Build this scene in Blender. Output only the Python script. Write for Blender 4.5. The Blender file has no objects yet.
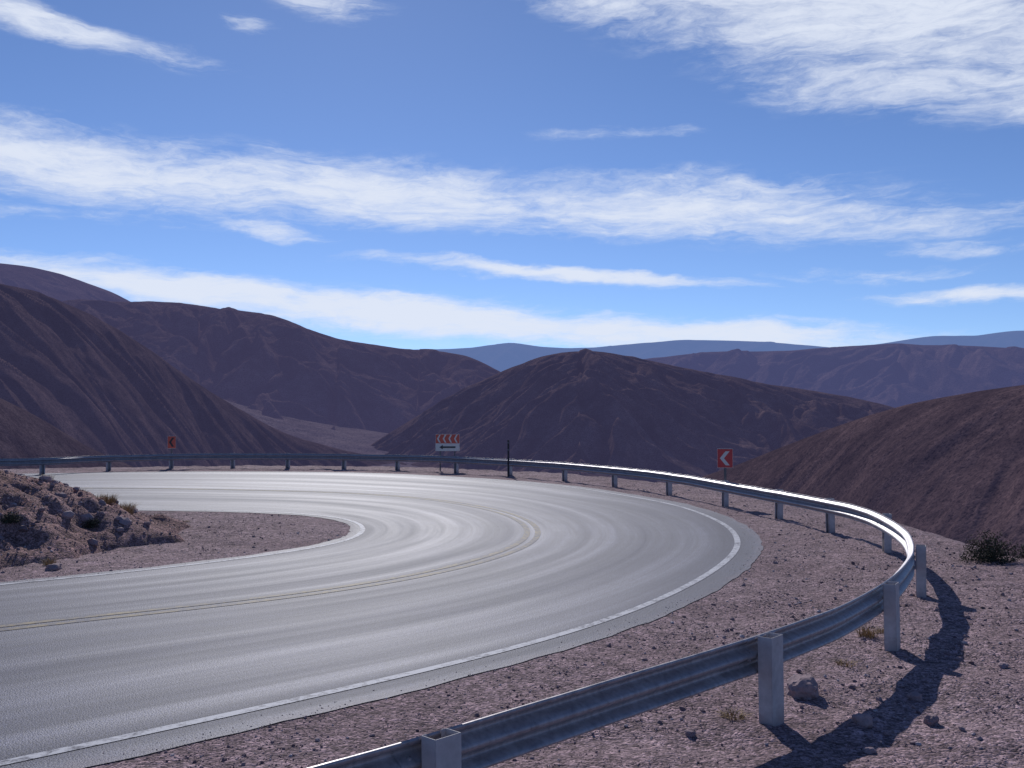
import bpy, math, numpy as np
from mathutils import Vector, Matrix
rng=np.random.default_rng(7)
scene=bpy.context.scene
F=1000.0; H=2.65; PITCH=math.atan(31/F)
# ------------------------------------------------------------ measuring helpers
def pdir(x,y):
    cx=(x-512)/F; cy=(384-y)/F
    return np.array([cx, math.cos(PITCH)-cy*math.sin(PITCH), math.sin(PITCH)+cy*math.cos(PITCH)])
def G(x,y,z=0.0):
    d=pdir(x,y); t=(z-H)/d[2]
    return np.array([d[0]*t,d[1]*t])
def azel(x,y):
    d=pdir(x,y); return math.atan2(d[0],d[1]), math.atan2(d[2],math.hypot(d[0],d[1]))
# ------------------------------------------------------------ numpy noise
def _h(ix,iy,s):
    v=np.sin(ix*127.1+iy*311.7+s*74.7)*43758.5453
    return v-np.floor(v)
def pn(x,y,s=0):
    ix=np.floor(x);iy=np.floor(y);fx=x-ix;fy=y-iy
    def g(a,b):
        t=_h(ix+a,iy+b,s)*2*np.pi
        return np.cos(t)*(fx-a)+np.sin(t)*(fy-b)
    u=fx*fx*fx*(fx*(fx*6-15)+10);v=fy*fy*fy*(fy*(fy*6-15)+10)
    return ((g(0,0)*(1-u)+g(1,0)*u)*(1-v)+(g(0,1)*(1-u)+g(1,1)*u)*v)*1.4
def fbm(x,y,o=4,s=0):
    r=0*x;a=1.0
    for i in range(o):
        r=r+a*pn(x,y,s+i*3);x=x*2.03+5.1;y=y*2.03-3.7;a*=.5
    return r
def gully(px,py,dx,dy):
    ix=np.floor(px);iy=np.floor(py);fx=px-ix;fy=py-iy
    a=0*px;bx=0*px;by=0*px;wt=0*px
    for i in range(-2,2):
        for j in range(-2,2):
            hx=_h(ix-i,iy-j,1)*.5;hy=_h(ix-i,iy-j,2)*.5
            qx=fx+i-hx;qy=fy+j-hy
            w=np.exp(-2*(qx*qx+qy*qy));wt=wt+w
            m=(qx*dx+qy*dy)*2*np.pi
            a=a+np.cos(m)*w;s=-np.sin(m)*w;bx=bx+s*dx;by=by+s*dy
    return a/wt,bx/wt,by/wt
def seg_dist(px,py,poly,closed=True):
    P=np.array(poly);n=len(P);best=np.full(px.shape,1e18)
    for i in range(n if closed else n-1):
        a=P[i];b=P[(i+1)%n];e=b-a;L=(e**2).sum()+1e-12
        t=np.clip(((px-a[0])*e[0]+(py-a[1])*e[1])/L,0,1)
        best=np.minimum(best,(px-a[0]-t*e[0])**2+(py-a[1]-t*e[1])**2)
    return np.sqrt(best)
def inside(px,py,poly):
    P=np.array(poly);n=len(P);c=np.zeros(px.shape,bool)
    for i in range(n):
        a=P[i];b=P[(i+1)%n]
        if a[1]==b[1]: continue
        c^=((a[1]>py)!=(b[1]>py))&(px<(b[0]-a[0])*(py-a[1])/(b[1]-a[1])+a[0])
    return c
def sst(a,b,x):
    t=np.clip((x-a)/(b-a),0,1);return t*t*(3-2*t)
def arclen(o): return np.concatenate([[0],np.cumsum(np.linalg.norm(np.diff(o,axis=0),axis=1))])
def resample(o,step=None,n=None):
    s=arclen(o)
    if n is None:n=max(2,int(s[-1]/step)+1)
    q=np.linspace(0,s[-1],n)
    return np.stack([np.interp(q,s,o[:,k]) for k in range(o.shape[1])],1)
def spline(pts,step=0.3,smooth=5):
    P=np.array(pts,float);Q=np.vstack([2*P[0]-P[1],P,2*P[-1]-P[-2]]);out=[]
    for i in range(1,len(Q)-2):
        p0,p1,p2,p3=Q[i-1],Q[i],Q[i+1],Q[i+2]
        for t in np.linspace(0,1,30,endpoint=False):
            out.append(.5*((2*p1)+(-p0+p2)*t+(2*p0-5*p1+4*p2-p3)*t*t+(-p0+3*p1-3*p2+p3)*t**3))
    out.append(Q[-2]);o=resample(np.array(out),step)
    for k in range(smooth*6):
        o[1:-1]=.25*o[:-2]+.5*o[1:-1]+.25*o[2:]
    return resample(o,step)
def normals2(o):
    t=np.gradient(o,axis=0);t/=np.linalg.norm(t,axis=1)[:,None]
    return np.stack([-t[:,1],t[:,0]],1)   # left of travel
# ------------------------------------------------------------ mesh helpers
def mesh_np(name,V,Fc,mat=None,smooth=True,parent=None):
    me=bpy.data.meshes.new(name)
    V=np.asarray(V,np.float32);Fc=np.asarray(Fc,np.int32);k=Fc.shape[1]
    me.vertices.add(len(V));me.vertices.foreach_set('co',V.ravel())
    me.loops.add(Fc.size);me.loops.foreach_set('vertex_index',Fc.ravel())
    me.polygons.add(len(Fc));me.polygons.foreach_set('loop_start',np.arange(0,Fc.size,k,dtype=np.int32))
    me.polygons.foreach_set('loop_total',np.full(len(Fc),k,np.int32))
    me.update(calc_edges=True)
    me.polygons.foreach_set('use_smooth',np.full(len(me.polygons),smooth))
    ob=bpy.data.objects.new(name,me);scene.collection.objects.link(ob)
    if mat:me.materials.append(mat)
    if parent:ob.parent=parent
    return ob
def gridfaces(ny,nx):
    i=np.arange(ny-1)[:,None]*nx+np.arange(nx-1)[None,:];i=i.ravel()
    return np.stack([i,i+1,i+nx+1,i+nx],1)
def empty(name,loc=(0,0,0),rz=0):
    e=bpy.data.objects.new(name,None);scene.collection.objects.link(e);e.location=loc;e.rotation_euler=(0,0,rz);e.empty_display_size=.2;return e
def setuv(ob,uv):
    me=ob.data;l=me.uv_layers.new(name='UVMap');vi=np.empty(len(me.loops),np.int32);me.loops.foreach_get('vertex_index',vi)
    l.data.foreach_set('uv',np.asarray(uv,np.float32)[vi].ravel())
# ------------------------------------------------------------ node helper
class N:
    def __init__(s,name):
        s.m=bpy.data.materials.new(name);s.m.use_nodes=True;s.t=s.m.node_tree;s.t.nodes.clear()
    def n(s,typ,_in=None,**kw):
        nd=s.t.nodes.new(typ)
        for k,v in kw.items():setattr(nd,k,v)
        for k,v in (_in or {}).items():
            i=nd.inputs[k]
            if isinstance(v,bpy.types.NodeSocket):s.t.links.new(v,i)
            else:i.default_value=v
        return nd
    def noise(s,vec,scale,detail=4,rough=.55,dist=0):
        return s.n('ShaderNodeTexNoise',{'Vector':vec,'Scale':scale,'Detail':detail,'Roughness':rough,'Distortion':dist}).outputs['Fac']
    def ramp(s,fac,stops,interp='LINEAR'):
        r=s.n('ShaderNodeValToRGB',{'Fac':fac});cr=r.color_ramp;cr.interpolation=interp
        while len(cr.elements)<len(stops):cr.elements.new(.5)
        for e,(p,c) in zip(cr.elements,stops):
            e.position=p;e.color=(c[0],c[1],c[2],1) if hasattr(c,'__len__') else (c,c,c,1)
        return r.outputs['Color']
    def mix(s,f,a,b,mode='MIX'):
        m=s.n('ShaderNodeMix',data_type='RGBA',blend_type=mode)
        for i,v in ((0,f),(6,a),(7,b)):
            if isinstance(v,bpy.types.NodeSocket):s.t.links.new(v,m.inputs[i])
            else:
                m.inputs[i].default_value=v if i==0 else ((*v,1) if len(v)==3 else v)
        return m.outputs[2]
    def math(s,op,a,b=0.0,c=0.0,clamp=False):
        m=s.n('ShaderNodeMath',operation=op,use_clamp=clamp)
        for i,v in enumerate((a,b,c)):
            if isinstance(v,bpy.types.NodeSocket):s.t.links.new(v,m.inputs[i])
            else:m.inputs[i].default_value=v
        return m.outputs[0]
    def wsum(s,*pairs):
        r=None
        for v,k in pairs:
            r=s.math('MULTIPLY',v,k) if r is None else s.math('MULTIPLY_ADD',v,k,r)
        return r
    def bump(s,h,strength,dist,nrm=None):
        d={'Height':h,'Strength':strength,'Distance':dist}
        if nrm is not None:d['Normal']=nrm
        return s.n('ShaderNodeBump',d).outputs['Normal']
    def out(s,col,rough=.9,metal=0,nrm=None,spec=.5,painted_haze=None,stint=None):
        d={'Base Color':col if isinstance(col,bpy.types.NodeSocket) else (*col,1),'Roughness':rough,'Metallic':metal,'Specular IOR Level':spec}
        if nrm is not None:d['Normal']=nrm
        if stint:d['Specular Tint']=(*stint,1)
        b=s.n('ShaderNodeBsdfPrincipled',d).outputs[0]
        if painted_haze:
            e=s.n('ShaderNodeEmission',{'Color':(*painted_haze[1],1),'Strength':1.0}).outputs[0]  # aerial haze painted into the surface as constant emission, no volume
            m=s.n('ShaderNodeMixShader',{'Fac':painted_haze[0]});s.t.links.new(b,m.inputs[1]);s.t.links.new(e,m.inputs[2]);b=m.outputs[0]
        o=s.n('ShaderNodeOutputMaterial');s.t.links.new(b,o.inputs['Surface']);return s.m
    def pos(s): return s.n('ShaderNodeNewGeometry').outputs['Position']
# ------------------------------------------------------------ materials
def mat_ground(name='gravel_soil',ca=(.205,.138,.150),cb=(.292,.208,.222)):
    s=N(name);p=s.pos()
    big=s.noise(p,.35,3);mid=s.noise(p,3.0,4,.6);fine=s.noise(p,24,3,.7)
    c=s.ramp(big,[(.3,ca),(.7,cb)])
    c=s.mix(.6,c,s.ramp(mid,[(.28,.36),(.5,.5),(.75,.78)]),'OVERLAY')
    v=s.n('ShaderNodeTexVoronoi',{'Vector':p,'Scale':42.0,'Randomness':1.0});v2=s.n('ShaderNodeTexVoronoi',{'Vector':p,'Scale':15.0,'Randomness':1.0})
    c=s.mix(.75,c,s.ramp(s.n('ShaderNodeSeparateColor',{'Color':v.outputs['Color']}).outputs[0],[(0,.12),(.5,.5),(1,.95)]),'OVERLAY')
    c=s.mix(.5,c,s.ramp(s.n('ShaderNodeSeparateColor',{'Color':v2.outputs['Color']}).outputs[1],[(0,.2),(.6,.5),(1,.85)]),'OVERLAY')
    h=s.wsum((v.outputs['Distance'],-.014),(v2.outputs['Distance'],-.013),(fine,.011),(mid,.045))
    return s.out(c,.95,0,s.bump(h,.9,1.0),.15)
def mat_hill(name,c1,c2,L,painted_haze):
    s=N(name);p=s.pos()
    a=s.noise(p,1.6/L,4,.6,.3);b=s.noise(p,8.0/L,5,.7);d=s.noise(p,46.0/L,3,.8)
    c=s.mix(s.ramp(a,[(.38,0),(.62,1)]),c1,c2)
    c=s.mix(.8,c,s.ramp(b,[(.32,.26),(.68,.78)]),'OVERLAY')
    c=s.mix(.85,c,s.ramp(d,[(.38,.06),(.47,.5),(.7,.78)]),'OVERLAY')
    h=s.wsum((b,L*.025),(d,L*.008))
    return s.out(c,1,0,s.bump(h,.9,1.0),.0,painted_haze)
def mat_asphalt():
    s=N('asphalt');uv=s.n('ShaderNodeTexCoord').outputs['UV'];p=s.pos()
    st=s.noise(s.n('ShaderNodeMapping',{'Vector':uv,'Scale':(.035,1.0,1)}).outputs[0],1.6,4,.6,.4)
    st2=s.noise(s.n('ShaderNodeMapping',{'Vector':uv,'Scale':(.03,4.0,1)}).outputs[0],1.8,4,.65)
    c=s.ramp(st,[(.3,(.048,.050,.080)),(.5,(.068,.070,.106)),(.72,(.116,.118,.168))])
    c=s.mix(.5,c,s.ramp(st2,[(.3,.32),(.7,.70)]),'OVERLAY')
    bl=s.noise(p,.5,6,.7);c=s.mix(.5,c,s.ramp(bl,[(.3,.36),(.7,.64)]),'OVERLAY')
    g=s.noise(p,62,2,.8);c=s.mix(.9,c,s.ramp(g,[(.35,.02),(.5,.5),(.66,1.0)]),'OVERLAY')
    u=s.math('ABSOLUTE',s.n('ShaderNodeSeparateXYZ',{'Vector':uv}).outputs[1])
    e=s.math('MULTIPLY_ADD',s.noise(p,1.7,5,.7),.9,s.math('SUBTRACT',u,4.45))
    c=s.mix(s.ramp(e,[(.34,0),(.62,.6)]),c,(.155,.118,.145))
    v=s.n('ShaderNodeTexVoronoi',{'Vector':p,'Scale':70.0}).outputs['Distance']
    h=s.wsum((v,-.006),(bl,.01))
    r=s.ramp(st,[(.3,.73),(.7,.62)])
    return s.out(c,r,0,s.bump(h,.6,1.0),.36,None,(.78,.82,1.0))
def mat_paint(name,col,wear):
    s=N(name);p=s.pos()
    a=s.noise(p,14,5,.75);b=s.noise(p,1.3,3)
    f=s.ramp(s.math('ADD',a,s.math('MULTIPLY',b,.35)),[(wear,0),(wear+.16,1)])
    c=s.mix(f,(.09,.09,.122),col)
    return s.out(c,.72,0,None,.3,None,(.8,.84,1.0))
def mat_metal():
    s=N('galvanised_steel');p=s.pos()
    a=s.noise(p,5,4,.65);b=s.noise(s.n('ShaderNodeMapping',{'Vector':p,'Scale':(9,9,1.2)}).outputs[0],2.5,3,.6)
    c=s.ramp(a,[(.3,(.31,.285,.31)),(.7,(.42,.395,.42))]);c=s.mix(.6,c,s.ramp(b,[(.3,.28),(.6,.56)]),'OVERLAY')
    return s.out(c,s.ramp(a,[(.3,.40),(.7,.56)]),.4,s.bump(b,.08,.01),.5)
def mat_post():
    s=N('galvanised_post');p=s.pos();a=s.noise(p,9,5,.7)
    sx=s.n('ShaderNodeSeparateXYZ',{'Vector':p}).outputs[2]
    c=s.ramp(a,[(.3,(.39,.36,.37)),(.7,(.54,.505,.515))])
    c=s.mix(s.ramp(s.math('ADD',sx,s.math('MULTIPLY',a,.2)),[(.08,.8),(.3,0)]),c,(.26,.19,.20))
    return s.out(c,.7,.0,s.bump(a,.1,.01),.3)
def mat_plain(name,col,rough=.6,var=.25,scale=8,metal=0):
    s=N(name);p=s.pos();a=s.noise(p,scale,5,.65)
    c=s.mix(var,(*col,),s.ramp(a,[(.3,.25),(.7,.75)]),'OVERLAY')
    return s.out(c,rough,metal,s.bump(a,.2,.01))
def mat_stone():
    s=N('stone');a=s.n('ShaderNodeAttribute',attribute_name='rnd').outputs['Fac'];p=s.pos()
    c=s.ramp(a,[(0,(.14,.092,.105)),(.35,(.23,.160,.174)),(.75,(.33,.245,.26)),(1,(.50,.42,.435))])
    b=s.noise(p,30,3,.7);c=s.mix(.5,c,s.ramp(b,[(.3,.3),(.7,.7)]),'OVERLAY')
    return s.out(c,.9,0,None,.2)
def mat_leaf(name,c1,c2):
    s=N(name);a=s.n('ShaderNodeAttribute',attribute_name='rnd').outputs['Fac']
    return s.out(s.mix(a,c1,c2),.8,0,None,.2)
M_ground=mat_ground();M_mound=mat_ground('mound_soil',(.185,.102,.098),(.285,.172,.168))
M_asph=mat_asphalt();M_white=mat_paint('worn_white_paint',(.50,.50,.53),.54);M_yel=mat_paint('worn_yellow_paint',(.27,.21,.115),.60)
M_metal=mat_metal();M_post=mat_post();M_stone=mat_stone()
# ------------------------------------------------------------ road
out_px=[(300,722),(500,672),(600,643),(680,612),(740,578),(764,553),(762,540),(745,525),(700,508),(650,498),(560,485),(450,477),(350,473),(200,472)]
outer=[(-12.5,-.6),(-7.5,3.7),tuple(G(100,768))]+[tuple(G(*p)) for p in out_px]+[(-20.5,45.3),(-30,42),(-45,36)]
in_px=[(0,584),(150,569),(270,554),(330,544),(352,534),(349,525),(322,518),(250,513.5),(160,512)]
inner=[(-19.5,6.2),(-13.5,11.2)]+[tuple(G(*p)) for p in in_px]+[(-14,27.8),(-22,27.5),(-32,25.5),(-42,22)]
yel_px=[(0,630),(150,615),(300,597),(400,582),(480,563),(520,549),(535,536),(525,522),(490,510),(430,500),(350,494),(250,491)]
yel=[(-16,3.0),(-10.5,8.4)]+[tuple(G(*p)) for p in yel_px]+[(-15,36),(-22,35.3),(-32,32),(-43,28)]
outer=spline(outer,.3);inner=spline(inner,.25);yel=spline(yel,.3)
NS=420
yR=resample(yel,n=NS)
def nearest_monotone(c,q):
    idx=[];last=0
    for p in q:
        d=((c-p)**2).sum(1);w=slice(last,min(len(c),last+60));k=last+int(np.argmin(d[w]));idx.append(k);last=k
    a=np.array(idx,float);k=15;a=np.convolve(np.pad(a,(k,k),'edge'),np.ones(2*k+1)/(2*k+1),'valid')
    j=np.arange(len(c));return np.stack([np.interp(a,j,c[:,0]),np.interp(a,j,c[:,1])],1)
oM=nearest_monotone(resample(outer,n=900),yR);iM=nearest_monotone(resample(inner,n=900),yR)
NX=33;ZR=.03
V=[];UV=[];su=arclen(yR)
for j in range(NX):
    t=j/(NX-1)
    if t<.5: P=oM*(1-2*t)+yR*2*t; vv=np.full(NS,-4.5*(1-2*t))
    else: P=yR*(2-2*t)+iM*(2*t-1); vv=np.full(NS,4.5*(2*t-1))
    V.append(np.column_stack([P,np.full(NS,ZR)]));UV.append(np.column_stack([su,vv]))
wob=lambda P,s:.05*fbm(P[:,0]*1.2,P[:,1]*1.2,4,s)
V[0][:,:2]+= -normals2(oM)*wob(oM,3)[:,None]
V[-1][:,:2]+= normals2(iM)*wob(iM,9)[:,None]
road=mesh_np('asphalt_road',np.stack(V,0).reshape(-1,3),gridfaces(NX,NS)[:,::-1],M_asph,True);setuv(road,np.stack(UV,0).reshape(-1,2))
roadpoly=np.vstack([oM[::3],iM[::-1][::3]])
def stripe(name,c,off,w,mat,z=ZR+.005):
    n=normals2(c);a=c+n*(off-w/2);b=c+n*(off+w/2)
    V=np.vstack([np.column_stack([a,np.full(len(a),z)]),np.column_stack([b,np.full(len(b),z)])])
    return mesh_np(name,V,gridfaces(2,len(a)),mat,True)
edge=empty('road_markings')
for o in (stripe('outer_edge_line',outer,.50,.12,M_white),stripe('inner_edge_line',inner,-.28,.11,M_white),
          stripe('centre_line_1',yel,.12,.13,M_yel),stripe('centre_line_2',yel,-.12,.13,M_yel)): o.parent=edge
# ------------------------------------------------------------ guardrail curve
ZT=.76
rail_px=[(400,743),(500,712),(600,683),(700,654),(760,636),(830,611),(880,586),(905,566),(915,549),(910,535),(895,521),(860,506),(800,494),(740,484),(680,474),(620,467),(560,462),(500,458.5),(430,455.5),(350,454),(280,453.5),(200,453.5),(100,455.5),(40,458)]
railc=[(-5,1.9),(-2.6,4.0)]+[tuple(G(x,y,ZT)) for x,y in rail_px]+[(-24,43),(-30,41.5),(-38,39.5)]
railc=spline(railc,.12,8)
# ------------------------------------------------------------ ground sheet
plat=[(12,-200),(12,0),(11.0,8),(9.7,15),(9.0,19),(9.0,24),(8.2,30),(6.6,37),(2.6,44.5),(-4,50),(-12,52),(-20,50.5),(-35,43.5),(-80,32),(-300,0),(-300,-200)]
def ground_z(x,y,full=True):
    dp=seg_dist(x,y,plat);ins=inside(x,y,plat)
    dr=seg_dist(x,y,roadpoly);inr=inside(x,y,roadpoly)
    sd=np.where(inr,-dr,dr);dr=np.maximum(sd,0)
    near=sst(.15,1.6,dr)
    z=-.04+.062*sst(-.55,-.12,sd)+near*(.05*fbm(x*.8,y*.8,4,2)+.02*fbm(x*4,y*4,3,5))
    z=z+.25*sst(1.2,6,dr)*(fbm(x*.22,y*.22,3,8)*.5)*ins*(x>3)
    d2=np.where(ins,0,dp)
    drop=.62*(np.sqrt(d2*d2+1.2)-1.095)
    z=z-drop+sst(1,15,d2)*(1.2*fbm(x/14,y/14,5,4))
    return np.maximum(z,-72+4*pn(x/600,y/600)) 
def axis(a,b,st,far,g=1.09):
    c=list(np.arange(a,b,st));s=st
    while c[-1]<far:s*=g;c.append(c[-1]+s)
    s=st
    while c[0]>-far:s*=g;c.insert(0,c[0]-s)
    return np.array(c)
gx=axis(-34,16,.13,30000);gy=axis(-2,55,.18,30000)
X,Y=np.meshgrid(gx,gy);Z=ground_z(X,Y)
mesh_np('ground',np.stack([X.ravel(),Y.ravel(),Z.ravel()],1),gridfaces(len(gy),len(gx)),M_ground)
# ------------------------------------------------------------ inner mound
mp=[(-9.0,16.5),(-7.9,18.4),(-7.1,21),(-7.4,23.4),(-9.8,25.4),(-14,26.2),(-22,26),(-34,23),(-44,18),(-40,0),(-24,3.5),(-16,10.2),(-12,14)]
def mound_z(x,y):
    d=seg_dist(x,y,mp);ins=inside(x,y,mp);sd=np.where(ins,d,-d)+.4*fbm(x*.55,y*.55,4,3)
    sdp=np.maximum(sd,0)
    h=1.95*(1-np.exp(-(sdp/3.0)**1.15))
    rg=1-np.abs(fbm(x*.9,y*.9,5,6))
    h=h+np.clip(sdp/1.6,0,1)*((rg-.75)*.32+.06*fbm(x*3.3,y*3.3,4,9))
    return np.where(sd>0,h,0)-.12*(1-np.clip(sd/.3,0,1))
ax=np.arange(-44,-6.0,.1);ay=np.arange(0,29,.1);X,Y=np.meshgrid(ax,ay);Z=mound_z(X,Y)
mesh_np('dirt_mound',np.stack([X.ravel(),Y.ravel(),Z.ravel()],1),gridfaces(len(ay),len(ax)),M_mound)
# ------------------------------------------------------------ stones
def ico():
    t=(1+5**.5)/2
    v=np.array([(-1,t,0),(1,t,0),(-1,-t,0),(1,-t,0),(0,-1,t),(0,1,t),(0,-1,-t),(0,1,-t),(t,0,-1),(t,0,1),(-t,0,-1),(-t,0,1)],float);v/=np.linalg.norm(v[0])
    f=np.array([(0,11,5),(0,5,1),(0,1,7),(0,7,10),(0,10,11),(1,5,9),(5,11,4),(11,10,2),(10,7,6),(7,1,8),(3,9,4),(3,4,2),(3,2,6),(3,6,8),(3,8,9),(4,9,5),(2,4,11),(6,2,10),(8,6,7),(9,8,1)])
    return v,f
def stones(name,P,S,mat,R01=None):
    v,f=ico();n=len(P)
    q=rng.normal(size=(n,4));q/=np.linalg.norm(q,axis=1)[:,None];w,x,y,z=q.T
    R=np.stack([1-2*(y*y+z*z),2*(x*y-z*w),2*(x*z+y*w),2*(x*y+z*w),1-2*(x*x+z*z),2*(y*z-x*w),2*(x*z-y*w),2*(y*z+x*w),1-2*(x*x+y*y)],1).reshape(n,3,3)
    sc=rng.uniform(.55,1.15,(n,1,3))
    vv=v[None]*sc*(1+rng.uniform(-.22,.22,(n,12,1)))
    vv=np.einsum('nij,nkj->nki',R,vv);vv[:,:,2]*=.75
    vv=vv*S[:,None,None]+P[:,None,:]
    fc=(f[None]+12*np.arange(n)[:,None,None]).reshape(-1,3)
    ob=mesh_np(name,vv.reshape(-1,3),fc,mat,False)
    at=ob.data.attributes.new('rnd','FLOAT','POINT');at.data.foreach_set('value',np.repeat(rng.random(n) if R01 is None else R01,12).astype(np.float32))
    return ob
n=200000
r=4.5+34*rng.random(n)**1.7;a=rng.uniform(-.62,.62,n);x=r*np.sin(a);y=r*np.cos(a)
dr=seg_dist(x,y,roadpoly[::2]);inr=inside(x,y,roadpoly)
dens=.3+.7*sst(-.15,.4,fbm(x*.7,y*.7,3,12))
k=((~inr)|((dr<.35)&(rng.random(n)<.3*(1-dr/.35))))&inside(x,y,plat)&(rng.random(n)<dens)
x=x[k];y=y[k];rr=r[k];inr=inr[k]
S=.0060*(rng.pareto(2.5,len(x))*.55+.8);S=np.clip(S,.004,.030)*np.clip(rr/9,.75,1.4)
S=np.where(inr,np.minimum(S,.009),S)
z=np.maximum(ground_z(x,y),np.where(inr,ZR,-99));mz=mound_z(x,y);z=np.where(x<-6.4,np.maximum(z,mz),z)
stones('gravel',np.stack([x,y,z+S*.15],1),S,M_stone)
n=4200
x=rng.uniform(-17,-7,n);y=rng.uniform(14,26,n);z=mound_z(x,y);k=z>.02;x=x[k];y=y[k];z=z[k]
S=np.clip(.016*(rng.pareto(1.9,len(x))+.7),.02,.14)
stones('rubble',np.stack([x,y,z+S*.1],1),S,M_stone,.1+rng.random(len(x))*.7)
n=190
x=rng.uniform(1.5,9.5,n);y=rng.uniform(5.5,19,n)
dr=seg_dist(x,y,roadpoly[::2]);k=(~inside(x,y,roadpoly))&(dr>1.2)&inside(x,y,plat);x=x[k];y=y[k]
S=np.clip(.013*(rng.pareto(1.9,len(x))+.8),.016,.045);stones('rubble',np.stack([x,y,ground_z(x,y)+S*.2],1),S,M_stone)
def rock(px,py,w,h,seed):
    g=G(px,py);import bmesh
    bm=bmesh.new();bmesh.ops.create_icosphere(bm,subdivisions=4,radius=1)
    from mathutils import noise as mn
    for v in bm.verts:
        c=v.co.copy();o=Vector((seed*3.1,seed*1.7,0))
        c=Vector([math.copysign(abs(q)**.75,q) for q in c])
        d=1+.28*mn.noise(c*1.1+o)+.12*mn.noise(c*2.7+o)+.05*mn.noise(c*7+o)
        cell=mn.voronoi(c*1.3+o)[0][0];d-=.18*cell
        v.co=Vector((c.x*w,c.y*w*.8,c.z*h))*d
    me=bpy.data.meshes.new('rock');bm.to_mesh(me);bm.free()
    at=me.attributes.new('rnd','FLOAT','POINT');at.data.foreach_set('value',np.full(len(me.vertices),.5+.12*(seed%3),np.float32))
    me.polygons.foreach_set('use_smooth',np.full(len(me.polygons),seed%2==0))
    ob=bpy.data.objects.new('rock',me);scene.collection.objects.link(ob);me.materials.append(M_stone)
    X=np.array([g[0]]);Y=np.array([g[1]]);z=float(max(ground_z(X,Y)[0],mound_z(X,Y)[0] if g[0]<-6.5 else -9))
    ob.location=(g[0],g[1],z+h*.35);ob.rotation_euler=(0,0,seed*1.3)
for i,a in enumerate([(803,697,.19,.13),(863,726,.085,.06),(931,722,.075,.06),(915,699,.07,.05),(870,752,.05,.03),(54,571,.16,.07),(958,660,.05,.03),(1003,668,.06,.04),(690,735,.05,.03)]):
    rock(*a,seed=i+1)
# ------------------------------------------------------------ guardrail
def sweep(curve,prof):
    n=normals2(curve)
    V=[]
    for off,z in prof: V.append(np.column_stack([curve+n*off,np.full(len(curve),z)]))
    return np.stack(V,0).reshape(-1,3),gridfaces(len(prof),len(curve))
base=[(.012,.760),(.0,.752),(.0,.742),(.012,.728),(.058,.706),(.078,.696),(.083,.686),(.083,.672),(.078,.662),(.058,.650),(.012,.622),(.0,.610),(.0,.592),(.012,.580),(.058,.552),(.078,.540),(.083,.530),(.083,.516),(.078,.506),(.058,.496),(.012,.474),(.0,.460),(.0,.450),(.012,.442)]
guard=empty('guardrail')
sR=arclen(railc);rc2=railc+normals2(railc)*(.012*fbm(sR*.35,sR*0,3,4))[:,None]
V,Fc=sweep(rc2,base);V[:,2]+=np.tile(.010*pn(sR*.26,sR*0+3,1)+.006*pn(sR*.9,sR*0+3,1),len(base))
rb=mesh_np('w_beam',V,Fc,M_metal,True,guard)
m=rb.modifiers.new('t','SOLIDIFY');m.thickness=.005;m.offset=0
s=arclen(railc)
prx=railc[:,0]/railc[:,1]
p0=int(np.argmin(np.linalg.norm(railc-G(760,636,ZT),axis=1)))
stn=[s[p0]-7.65,s[p0]-3.83,s[p0]]
for px_,py_ in ((889,583),(919,546)):
    stn.append(s[int(np.argmin(np.linalg.norm(railc-G(px_,py_,ZT),axis=1)))])
apex=stn[-1]
for px_ in (880,826,775,722,667,612,563,509,455,397,343,288,232,171,110,43):
    q=(px_-512)/F; c=np.abs(prx-q);c[s<apex+1.5]=9;c[s>s[-1]-6]=9
    stn.append(s[int(np.argmin(c))])
stn=sorted(stn);stn+= [stn[-1]+2.8,stn[-1]+5.6]
RN=normals2(railc)
import bmesh
def boxes(name,bx,mat,parent,rot=None,bev=0):
    bm=bmesh.new()
    for (cx,cy,cz,sx,sy,sz) in bx:
        bmesh.ops.create_cube(bm,size=1,matrix=Matrix.Translation((cx,cy,cz))@Matrix.Diagonal((sx,sy,sz,1)))
    if bev:bmesh.ops.bevel(bm,geom=bm.edges[:],offset=bev,segments=2,affect='EDGES')
    me=bpy.data.meshes.new(name);bm.to_mesh(me);bm.free();me.materials.append(mat)
    ob=bpy.data.objects.new(name,me);scene.collection.objects.link(ob);ob.parent=parent;return ob
for i,sv in enumerate(stn):
    k=int(np.clip(np.searchsorted(s,sv),2,len(railc)-3));p=railc[k];nrm=RN[k]
    ang=math.atan2(nrm[1],nrm[0])-math.pi/2
    o=boxes('post_%d'%(i+1),[(0,-.15,.22,.20,.008,1.10),(-.096,-.085,.22,.008,.122,1.098),(.096,-.085,.22,.008,.122,1.098),(-.075,-.021,.22,.034,.006,1.098),(.075,-.021,.22,.034,.006,1.098)],M_post,guard,bev=.0015)
    o.location=(p[0],p[1],0);o.rotation_euler=(rng.uniform(-.02,.02),rng.uniform(-.015,.015),ang)
    a=max(0,k-2);b=min(len(railc),k+3)
    V,Fc=sweep(rc2[a:b],[(o_-.006,z) for o_,z in base]);lp=mesh_np('splice_%d'%(i+1),V,Fc,M_metal,True,guard)
    bm=bmesh.new()
    for dx in (-.16,-.05,.05,.16):
        for bz in (.601,) if abs(dx)<.1 else (.637,.565):
            for sgn in (1,-1):
                bmesh.ops.create_cone(bm,cap_ends=True,segments=6,radius1=.014,radius2=.011,depth=.014,matrix=Matrix.Translation((dx,.006+sgn*.012 + (.03 if bz!=.601 else 0),bz))@Matrix.Rotation(-sgn*math.pi/2,4,'X'))
    me=bpy.data.meshes.new('bolts');bm.to_mesh(me);bm.free();me.materials.append(M_metal)
    ob=bpy.data.objects.new('bolts_%d'%(i+1),me);scene.collection.objects.link(ob);ob.parent=guard;ob.location=(p[0],p[1],0);ob.rotation_euler=(0,0,ang)
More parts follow.
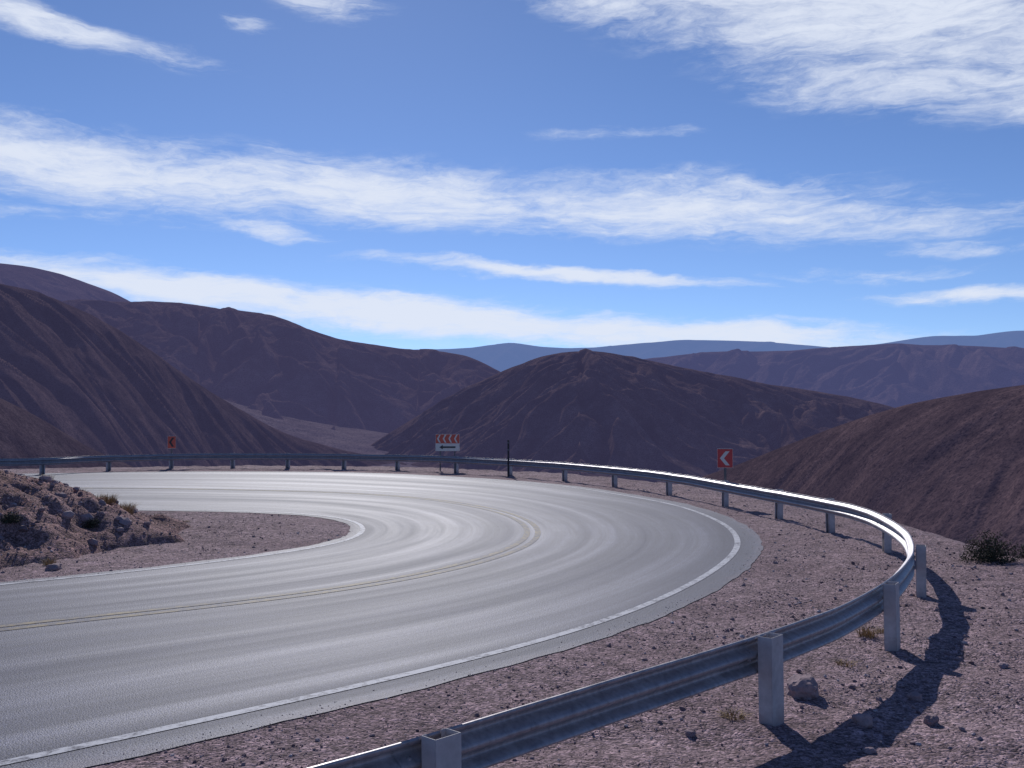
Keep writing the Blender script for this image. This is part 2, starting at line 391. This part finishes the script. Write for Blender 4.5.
# ------------------------------------------------------------ signs
M_red=mat_plain('sign_red',(.60,.05,.05),.45,.2);M_orng=mat_plain('sign_orange_red',(.62,.10,.06),.45,.2);M_sw=mat_plain('sign_white',(.70,.66,.60),.45,.2)
M_blk=mat_plain('sign_black',(.03,.03,.035),.5,.2);M_sgrey=mat_plain('sign_post_steel',(.12,.11,.12),.5,.3);M_wood=mat_plain('dark_timber',(.04,.035,.04),.8,.4)
def poly_obj(name,pts,y,mat,parent):
    n=len(pts);V=[(x,y,z) for x,z in pts]
    me=bpy.data.meshes.new(name);me.from_pydata(V,[],[tuple(range(n))]);me.materials.append(mat)
    ob=bpy.data.objects.new(name,me);scene.collection.objects.link(ob);ob.parent=parent;return ob
def chev(cx,cz,w,h,t):
    return [(cx-w/2,cz),(cx+w/2-t,cz+h/2),(cx+w/2,cz+h/2),(cx-w/2+t,cz),(cx+w/2,cz-h/2),(cx+w/2-t,cz-h/2)]
def rail_at(px_,minS=None):
    c=np.abs(prx-(px_-512)/F);c[s<apex+1.5]=9;c[s>s[-1]-6]=9;return railc[int(np.argmin(c))]
def zpx(p,py_):
    d=pdir(512,py_);return H+d[2]/d[1]*p[1]
def chevron_sign(px_,ytop,ybot,wpx,mat_bg,mat_fg,rz,push=.5):
    p=rail_at(px_);u=p/np.linalg.norm(p);p=p+u*push
    zt,zb=zpx(p,ytop),zpx(p,ybot);w=wpx/F*p[1];h=zt-zb
    e=empty('chevron_sign',(p[0],p[1],0),rz)
    boxes('panel',[(0,0,(zt+zb)/2,w,.012,h)],M_sw,e,bev=.004)
    boxes('post',[(0,.035,(zt-.05)/2-.15,.07,.05,zt+.2)],M_sgrey,e,bev=.005)
    cz=(zt+zb)/2
    poly_obj('face',[(-w*.48,cz-h*.48),(w*.48,cz-h*.48),(w*.48,cz+h*.48),(-w*.48,cz+h*.48)],-.009,mat_bg,e)
    poly_obj('chevron',chev(-.02*w,cz,w*.62,h*.72,w*.26),-.012,mat_fg,e)
    boxes('bolts',[(0,-.014,cz+h*.42,.014,.006,.014),(0,-.014,cz-h*.42,.014,.006,.014)],M_sgrey,e)
chevron_sign(724.5,448.5,468,15.5,M_red,M_sw,-.25)
chevron_sign(171.5,436,448.5,8,M_orng,M_blk,.3)
p=rail_at(447);p=p+p/np.linalg.norm(p)*.6
zt,zb=zpx(p,434),zpx(p,451);w=24/F*p[1];h=zt-zb;zm=zb+h*.45
e=empty('chevron_arrow_board',(p[0],p[1],0),.05)
boxes('panel',[(0,0,(zt+zb)/2,w,.015,h)],M_sw,e,bev=.004)
poly_obj('red_band',[(-w*.49,zm),(w*.49,zm),(w*.49,zt-.015),(-w*.49,zt-.015)],-.010,M_orng,e)
for i in range(4):
    poly_obj('chevron_%d'%i,chev(-w*.36+i*w*.235,(zt+zm)/2,w*.15,(zt-zm)*.85,w*.065),-.013,M_sw,e)
az_=(zb+zm)/2;poly_obj('arrow',[(-w*.34,az_),(-w*.2,az_+h*.13),(-w*.2,az_+h*.05),(w*.33,az_+h*.05),(w*.33,az_-h*.05),(-w*.2,az_-h*.05),(-w*.2,az_-h*.13)],-.012,M_blk,e)
boxes('posts',[(-w*.3,.04,zt/2-.15,.06,.06,zt+.2),(w*.3,.04,zt/2-.15,.06,.06,zt+.2)],M_sgrey,e,bev=.005)
p=rail_at(509);p=p-p/np.linalg.norm(p)*.5;zt=zpx(p,440)
e=empty('marker_post',(p[0],p[1],0),.2)
boxes('shaft',[(0,0,zt/2-.1,.075,.06,zt+.2)],M_wood,e,bev=.008)
boxes('bands',[(0,0,zt-.12,.085,.07,.07),(0,0,zt-.42,.085,.07,.07)],M_sgrey,e,bev=.004)
# ------------------------------------------------------------ plants
def tuft(px_,py_,h,r,n,mat,loc=None,name='grass_tuft'):
    g=G(px_,py_) if loc is None else np.array(loc)
    X=np.array([g[0]]);Y=np.array([g[1]]);z=ground_z(X,Y)[0]
    if g[0]<-6.5:z=max(z,mound_z(X,Y)[0])
    V=[];Fc=[];rd=[]
    for i in range(n):
        a=rng.uniform(0,6.283);rr=r*.6*math.sqrt(rng.random());bx,by=rr*math.cos(a),rr*math.sin(a)
        l=h*rng.uniform(.3,1.1);sp=rng.uniform(.1,1)*r*.9;a2=a+rng.normal()*.9;w=.003+.002*rng.random();nx,ny=-math.sin(a2)*w,math.cos(a2)*w
        b=len(V);m1=(bx+math.cos(a2)*sp*.35,by+math.sin(a2)*sp*.35,l*.6);m2=(bx+math.cos(a2)*sp,by+math.sin(a2)*sp,l*rng.uniform(.75,1))
        V+=[(bx-nx,by-ny,-.02),(bx+nx,by+ny,-.02),(m1[0]+nx*.8,m1[1]+ny*.8,m1[2]),(m1[0]-nx*.8,m1[1]-ny*.8,m1[2]),(m2[0]+nx*.2,m2[1]+ny*.2,m2[2]),(m2[0]-nx*.2,m2[1]-ny*.2,m2[2])]
        Fc+=[(b,b+1,b+2,b+3),(b+3,b+2,b+4,b+5)];rd+=[rng.random()]*6
    ob=mesh_np(name,V,Fc,mat,False);a=ob.data.attributes.new('rnd','FLOAT','POINT');a.data.foreach_set('value',np.array(rd,np.float32));ob.location=(g[0],g[1],z)
M_dry=mat_leaf('dry_grass',(.24,.16,.085),(.44,.30,.15));M_gr=mat_leaf('scrub_leaf',(.03,.035,.025),(.085,.08,.05))
for a in [(868,640,.13,.17,120),(845,664,.07,.15,70),(733,722,.08,.15,90),(880,634,.08,.12,60)]:
    tuft(*a,M_dry)
for i in range(24):
    x=rng.uniform(-13.5,-7.9);y=rng.uniform(17,25.5);tuft(0,0,rng.uniform(.06,.15),rng.uniform(.1,.22),110,M_dry,loc=(x,y))
for x,y in [(-8.6,22.4),(-8.9,22.1),(-8.4,21.8),(-9.4,22.6)]:tuft(0,0,.22,.27,240,M_dry,loc=(x,y))
def bush(x,y,w,h,name='scrub_bush',n=5200,sz0=.016):
    X=np.array([x]);Y=np.array([y]);z=ground_z(X,Y)[0]
    if x<-6.5:z=max(z,mound_z(X,Y)[0])
    d=rng.normal(size=(n,3));d/=np.linalg.norm(d,axis=1)[:,None];d[:,2]=np.abs(d[:,2])
    lob=1+.35*fbm(d[:,0]*2.2+x,d[:,1]*2.2+d[:,2]*2,3,5)
    P=d*(rng.random(n)**.45)[:,None]*lob[:,None]*np.array([w/2,w/2,h])
    sz=sz0*rng.uniform(.6,1.5,n);u=rng.normal(size=(n,3));u/=np.linalg.norm(u,axis=1)[:,None];v=np.cross(u,rng.normal(size=(n,3)));v/=np.linalg.norm(v,axis=1)[:,None]
    V=np.stack([P-u*sz[:,None],P+v*sz[:,None]*.5,P+u*sz[:,None],P-v*sz[:,None]*.5],1).reshape(-1,3)
    Fc=np.arange(4*n).reshape(n,4)
    ob=mesh_np(name,V,Fc,M_gr,False);a=ob.data.attributes.new('rnd','FLOAT','POINT')
    a.data.foreach_set('value',np.repeat(np.clip(P[:,2]/h*.6+rng.random(n)*.4,0,1),4).astype(np.float32));ob.location=(x,y,z-.03)
    VV=[];FF=[]
    for i in range(14):
        a=rng.uniform(0,6.28);c=rng.uniform(.2,.8)
        e=np.array([math.cos(a)*c*w*.4,math.sin(a)*c*w*.4,h*.75])
        for j,t in enumerate(np.linspace(0,1,5)):
            q=t*e;rr=.012*(1-j/6);b=len(VV)
            for k in range(4):VV.append((q[0]+rr*math.cos(k*1.57),q[1]+rr*math.sin(k*1.57),q[2]))
            if j:
                for k in range(4):FF.append((b-4+k,b-4+(k+1)%4,b+(k+1)%4,b+k))
    mesh_np('stems',VV,FF,M_wood,False,ob)
g=G(998,564);bush(g[0],g[1]+.3,.95,.52)
g=G(1040,560);bush(g[0],g[1],.7,.4)
for x,y,w,h in [(-9.3,18.6,.45,.2),(-8.5,20.3,.4,.2)]:bush(x,y,w,h,n=1500,sz0=.012)
# ------------------------------------------------------------ hills
HAZE_GLOW=(.090,.084,.188)  # default glow colour for the haze baked into the hill materials
def hill(name,sil,R,S,front,back,lam,amp,mat,seed,foot=-75,w=None,spur=0,naz=420,nr=260,Sb=None,crestfade=1.0,dec=.45,warp=.35,fl=1.8):
    AE=np.array([azel(*p) for p in sil]);Rp=np.array([(azel(x,400)[0],r) for x,r in R])
    aa=np.linspace(AE[0,0],AE[-1,0],600);ee=np.interp(aa,AE[:,0],AE[:,1]);k=np.ones(25)/25;ee=np.convolve(np.pad(ee,12,'edge'),k,'valid')
    w=w or lam*.8;Sb=Sb or S*1.5
    def basef(x,y):
        a=np.arctan2(x,y);r=np.hypot(x,y);Rc=np.interp(a,Rp[:,0],Rp[:,1]);zc=H+Rc*np.tan(np.interp(a,aa,ee))
        t=r-Rc;q=np.sqrt(t*t+w*w)-w;sl=np.where(t<0,S,Sb)
        z=zc-sl*q
        # spurs only on the valley-facing side so the crest stays smooth
        if spur: z=z+spur*sst(lam*1.0,lam*5,-t)*(pn(x/(lam*2.4)+seed,y/(lam*2.4),seed)+.35*pn(x/(lam*1.1)+seed,y/(lam*1.1),seed+4))
        kx=lam*.25;z=foot+kx*np.logaddexp(0,(z-foot)/kx)
        return z,t
    az=np.linspace(AE[0,0],AE[-1,0],naz);tt=np.linspace(0,1,nr)
    Rc=np.interp(az,Rp[:,0],Rp[:,1])
    T=-front+(front+back)*tt
    A=np.repeat(az[None],nr,0);RR=np.maximum(Rc[None]+T[:,None],20)
    x=RR*np.sin(A);y=RR*np.cos(A)
    e=lam*.05;z,t=basef(x,y);zx=(basef(x+e,y)[0]-z)/e;zy=(basef(x,y+e)[0]-z)/e
    g=np.hypot(zx,zy)+1e-6;k=np.minimum(g/(S*.6),1)
    dx,dy=zy/g*k,-zx/g*k
    fade=.03*crestfade+(1-.03*crestfade)*sst(0,lam*fl,-t)
    lowf=sst(foot,foot+lam*.35,z)
    wx=x+lam*warp*fbm(x/lam/1.7,y/lam/1.7,3,seed);wy=y+lam*warp*fbm(x/lam/1.7+9,y/lam/1.7,3,seed+5)
    hx=0*x;h1=0*x;h2=0*x;a_=1.0;f=1.0
    for o in range(5):
        v,b1,b2=gully(wx/lam*f+seed*7.3,wy/lam*f,dx+h2*.55,dy-h1*.55)
        hx=hx+a_*v;h1=h1+a_*b1*.5*(f**.4);h2=h2+a_*b2*.5*(f**.4);a_*=dec;f*=1.9
    z=z+amp*hx*fade*lowf+amp*.22*fbm(x/lam*1.3,y/lam*1.3,5,seed+2)*(.2+.8*fade)
    mesh_np(name,np.stack([x.ravel(),y.ravel(),z.ravel()],1),gridfaces(nr,naz),mat)
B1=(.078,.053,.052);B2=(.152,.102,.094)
def hm(n,c1,c2,L,f,hc=HAZE_GLOW):return mat_hill(n,c1,c2,L,(f,hc))
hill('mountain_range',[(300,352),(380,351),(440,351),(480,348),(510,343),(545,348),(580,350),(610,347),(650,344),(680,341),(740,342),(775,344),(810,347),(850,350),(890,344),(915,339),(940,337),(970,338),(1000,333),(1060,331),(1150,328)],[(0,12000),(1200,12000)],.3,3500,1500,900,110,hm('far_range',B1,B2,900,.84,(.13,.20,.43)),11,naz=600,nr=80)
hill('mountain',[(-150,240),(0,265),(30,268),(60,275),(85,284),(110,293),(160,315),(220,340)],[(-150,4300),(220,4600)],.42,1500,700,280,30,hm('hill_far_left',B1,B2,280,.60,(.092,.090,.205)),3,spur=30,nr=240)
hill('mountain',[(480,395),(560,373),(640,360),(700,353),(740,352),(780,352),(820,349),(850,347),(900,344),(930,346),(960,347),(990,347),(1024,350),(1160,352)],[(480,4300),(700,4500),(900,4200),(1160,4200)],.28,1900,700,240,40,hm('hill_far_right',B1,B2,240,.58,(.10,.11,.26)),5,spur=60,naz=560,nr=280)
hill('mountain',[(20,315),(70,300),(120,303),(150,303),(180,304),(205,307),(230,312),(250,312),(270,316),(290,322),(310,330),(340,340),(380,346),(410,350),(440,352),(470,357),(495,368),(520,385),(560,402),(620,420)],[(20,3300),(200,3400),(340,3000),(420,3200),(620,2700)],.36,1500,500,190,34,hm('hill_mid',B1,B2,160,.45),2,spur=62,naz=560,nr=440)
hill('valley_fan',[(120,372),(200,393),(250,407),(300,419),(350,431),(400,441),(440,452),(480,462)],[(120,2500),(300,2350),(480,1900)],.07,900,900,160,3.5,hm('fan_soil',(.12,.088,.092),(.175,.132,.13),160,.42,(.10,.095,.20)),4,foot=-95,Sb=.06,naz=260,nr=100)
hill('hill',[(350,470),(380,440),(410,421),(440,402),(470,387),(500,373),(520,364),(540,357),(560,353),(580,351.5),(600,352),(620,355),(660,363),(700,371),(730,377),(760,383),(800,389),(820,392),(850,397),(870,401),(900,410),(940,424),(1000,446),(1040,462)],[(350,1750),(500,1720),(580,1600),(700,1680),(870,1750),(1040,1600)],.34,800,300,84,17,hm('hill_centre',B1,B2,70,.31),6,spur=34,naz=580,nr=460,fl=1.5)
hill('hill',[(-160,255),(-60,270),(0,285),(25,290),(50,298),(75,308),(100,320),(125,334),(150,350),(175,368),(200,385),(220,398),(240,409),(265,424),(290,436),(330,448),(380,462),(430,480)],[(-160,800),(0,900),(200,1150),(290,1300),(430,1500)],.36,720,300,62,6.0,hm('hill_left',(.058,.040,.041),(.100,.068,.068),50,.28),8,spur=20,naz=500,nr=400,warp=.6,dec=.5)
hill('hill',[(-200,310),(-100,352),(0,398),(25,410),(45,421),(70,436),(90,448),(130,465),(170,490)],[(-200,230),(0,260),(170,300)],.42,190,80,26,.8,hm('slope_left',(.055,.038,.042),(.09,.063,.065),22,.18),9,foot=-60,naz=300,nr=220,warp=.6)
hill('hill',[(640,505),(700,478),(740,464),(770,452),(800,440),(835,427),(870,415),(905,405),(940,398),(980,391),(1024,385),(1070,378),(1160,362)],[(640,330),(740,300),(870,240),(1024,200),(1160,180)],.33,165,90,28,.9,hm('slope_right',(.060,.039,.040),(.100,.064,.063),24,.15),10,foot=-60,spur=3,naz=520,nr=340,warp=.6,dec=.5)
# ------------------------------------------------------------ camera, sun, sky
cam=bpy.data.cameras.new('Camera');co=bpy.data.objects.new('Camera',cam);scene.collection.objects.link(co)
cam.sensor_width=36;cam.lens=36*F/1024;cam.clip_start=.05;cam.clip_end=60000
co.location=(0,0,H);co.rotation_euler=(math.pi/2+PITCH,0,0);scene.camera=co
sd=Vector((-.20,1.25,.76)).normalized();sun=bpy.data.lights.new('sun','SUN');sun.energy=3.3;sun.angle=math.radians(.5);sun.color=(1,.965,.935)
so=bpy.data.objects.new('sun',sun);scene.collection.objects.link(so);so.rotation_euler=(-sd).to_track_quat('-Z','Y').to_euler();so.location=(0,0,60)
W=bpy.data.worlds.new('World');scene.world=W;W.use_nodes=True;t=W.node_tree;t.nodes.clear()
s=N.__new__(N);s.t=t
sky=s.n('ShaderNodeTexSky',sky_type='NISHITA',sun_disc=False);sky.sun_elevation=math.asin(sd.z);sky.sun_rotation=math.atan2(sd.x,sd.y)
sky.altitude=3600;sky.air_density=1.0;sky.dust_density=.7;sky.ozone_density=3.0
gen=s.n('ShaderNodeTexCoord').outputs['Generated']
nv=s.n('ShaderNodeVectorMath',{0:gen},operation='NORMALIZE').outputs[0]
sp=s.n('ShaderNodeSeparateXYZ',{'Vector':nv})
azn=s.math('ARCTAN2',sp.outputs[0],sp.outputs[1]);eln=s.math('ARCSINE',sp.outputs[2])
ae=s.n('ShaderNodeCombineXYZ',{'X':azn,'Y':eln}).outputs[0]
wn=s.n('ShaderNodeTexNoise',{'Vector':s.n('ShaderNodeMapping',{'Vector':ae,'Scale':(5,14,1)}).outputs[0],'Scale':1.0,'Detail':5.0,'Roughness':.6}).outputs['Color']
wv=s.n('ShaderNodeVectorMath',{0:wn,1:(.5,.5,.5)},operation='SUBTRACT').outputs[0]
wv=s.n('ShaderNodeVectorMath',{0:wv,1:(.13,.045,0)},operation='MULTIPLY').outputs[0]
wp=s.n('ShaderNodeVectorMath',{0:ae,1:wv},operation='ADD').outputs[0]
def blob(x0,y0,x1,y1,wpx,st):
    a=azel((x0+x1)/2,(y0+y1)/2);L=math.hypot(x1-x0,y1-y0)/2/F;ang=math.atan2(-(y1-y0),x1-x0)
    m=s.n('ShaderNodeMapping',{'Vector':wp,'Location':(a[0],a[1],0),'Rotation':(0,0,ang),'Scale':(L,wpx/F,1)},vector_type='TEXTURE').outputs[0]
    l=s.n('ShaderNodeVectorMath',{0:m},operation='LENGTH').outputs['Value']
    return s.n('ShaderNodeMapRange',{'Value':l,'From Min':1.3,'From Max':.1,'To Min':0.0,'To Max':st},interpolation_type='SMOOTHSTEP').outputs[0]
blobs=[(-300,134,420,184,40,1.05),(120,170,640,214,40,1.05),(400,192,960,224,36,1.0),(680,212,1130,228,20,.6),(560,178,900,188,20,.6),
 (330,258,770,289,9,1.2),(-60,266,520,326,25,1.25),(80,294,740,340,28,1.4),(360,322,980,350,22,1.25),
 (500,-75,1200,74,80,1.12),(440,-30,880,46,36,.8),(720,50,1200,112,38,.9),(-180,-8,215,40,16,1.0),(200,219,345,235,11,.85),(860,288,1180,304,9,.95),
 (500,139,740,135,8,.42),(215,18,275,20,10,.5),(260,-14,400,12,22,.7),(-150,202,260,218,11,.5),(740,268,1010,275,10,.48),(700,320,860,327,6,.6),(860,238,1060,255,12,.45)]
acc=None
for b in blobs:
    r=blob(*b);acc=r if acc is None else s.math('MAXIMUM',acc,r)
fm=s.n('ShaderNodeMapping',{'Vector':wp,'Rotation':(0,0,.09),'Scale':(7,52,1)}).outputs[0]
fib=s.noise(fm,1.0,8,.66,.6)
fm2=s.n('ShaderNodeMapping',{'Vector':wp,'Rotation':(0,0,-.6),'Scale':(18,85,1)}).outputs[0]
fib2=s.noise(fm2,1.3,6,.7,.4)
puff=s.noise(s.n('ShaderNodeMapping',{'Vector':ae,'Scale':(9,20,1)}).outputs[0],1.5,7,.65)
tex=s.math('ADD',s.math('ADD',s.math('MULTIPLY',fib,.42),s.math('MULTIPLY',fib2,.33)),s.math('MULTIPLY',puff,.25))
dn=s.math('ADD',acc,s.math('MULTIPLY',s.math('SUBTRACT',tex,.5),3.3))
gate=s.n('ShaderNodeMapRange',{'Value':acc,'From Min':.0,'From Max':.35},interpolation_type='SMOOTHSTEP').outputs[0]
den=s.n('ShaderNodeMapRange',{'Value':dn,'From Min':.06,'From Max':1.3},interpolation_type='SMOOTHSTEP').outputs[0]
den=s.math('MULTIPLY',s.math('MULTIPLY',den,gate),.95)
tint=s.mix(1.0,sky.outputs[0],(.86,.94,1.13),'MULTIPLY')
bg=s.n('ShaderNodeBackground',{'Color':tint,'Strength':.090}).outputs[0]
cl=s.n('ShaderNodeBackground',{'Color':(.79,.85,.98,1),'Strength':.95}).outputs[0]
mx=s.n('ShaderNodeMixShader',{'Fac':den});t.links.new(bg,mx.inputs[1]);t.links.new(cl,mx.inputs[2])
o=s.n('ShaderNodeOutputWorld');t.links.new(mx.outputs[0],o.inputs['Surface'])
W.cycles.sampling_method='MANUAL';W.cycles.sample_map_resolution=512
scene.view_settings.view_transform='Standard';scene.view_settings.look='None';scene.view_settings.exposure=0;scene.view_settings.gamma=1
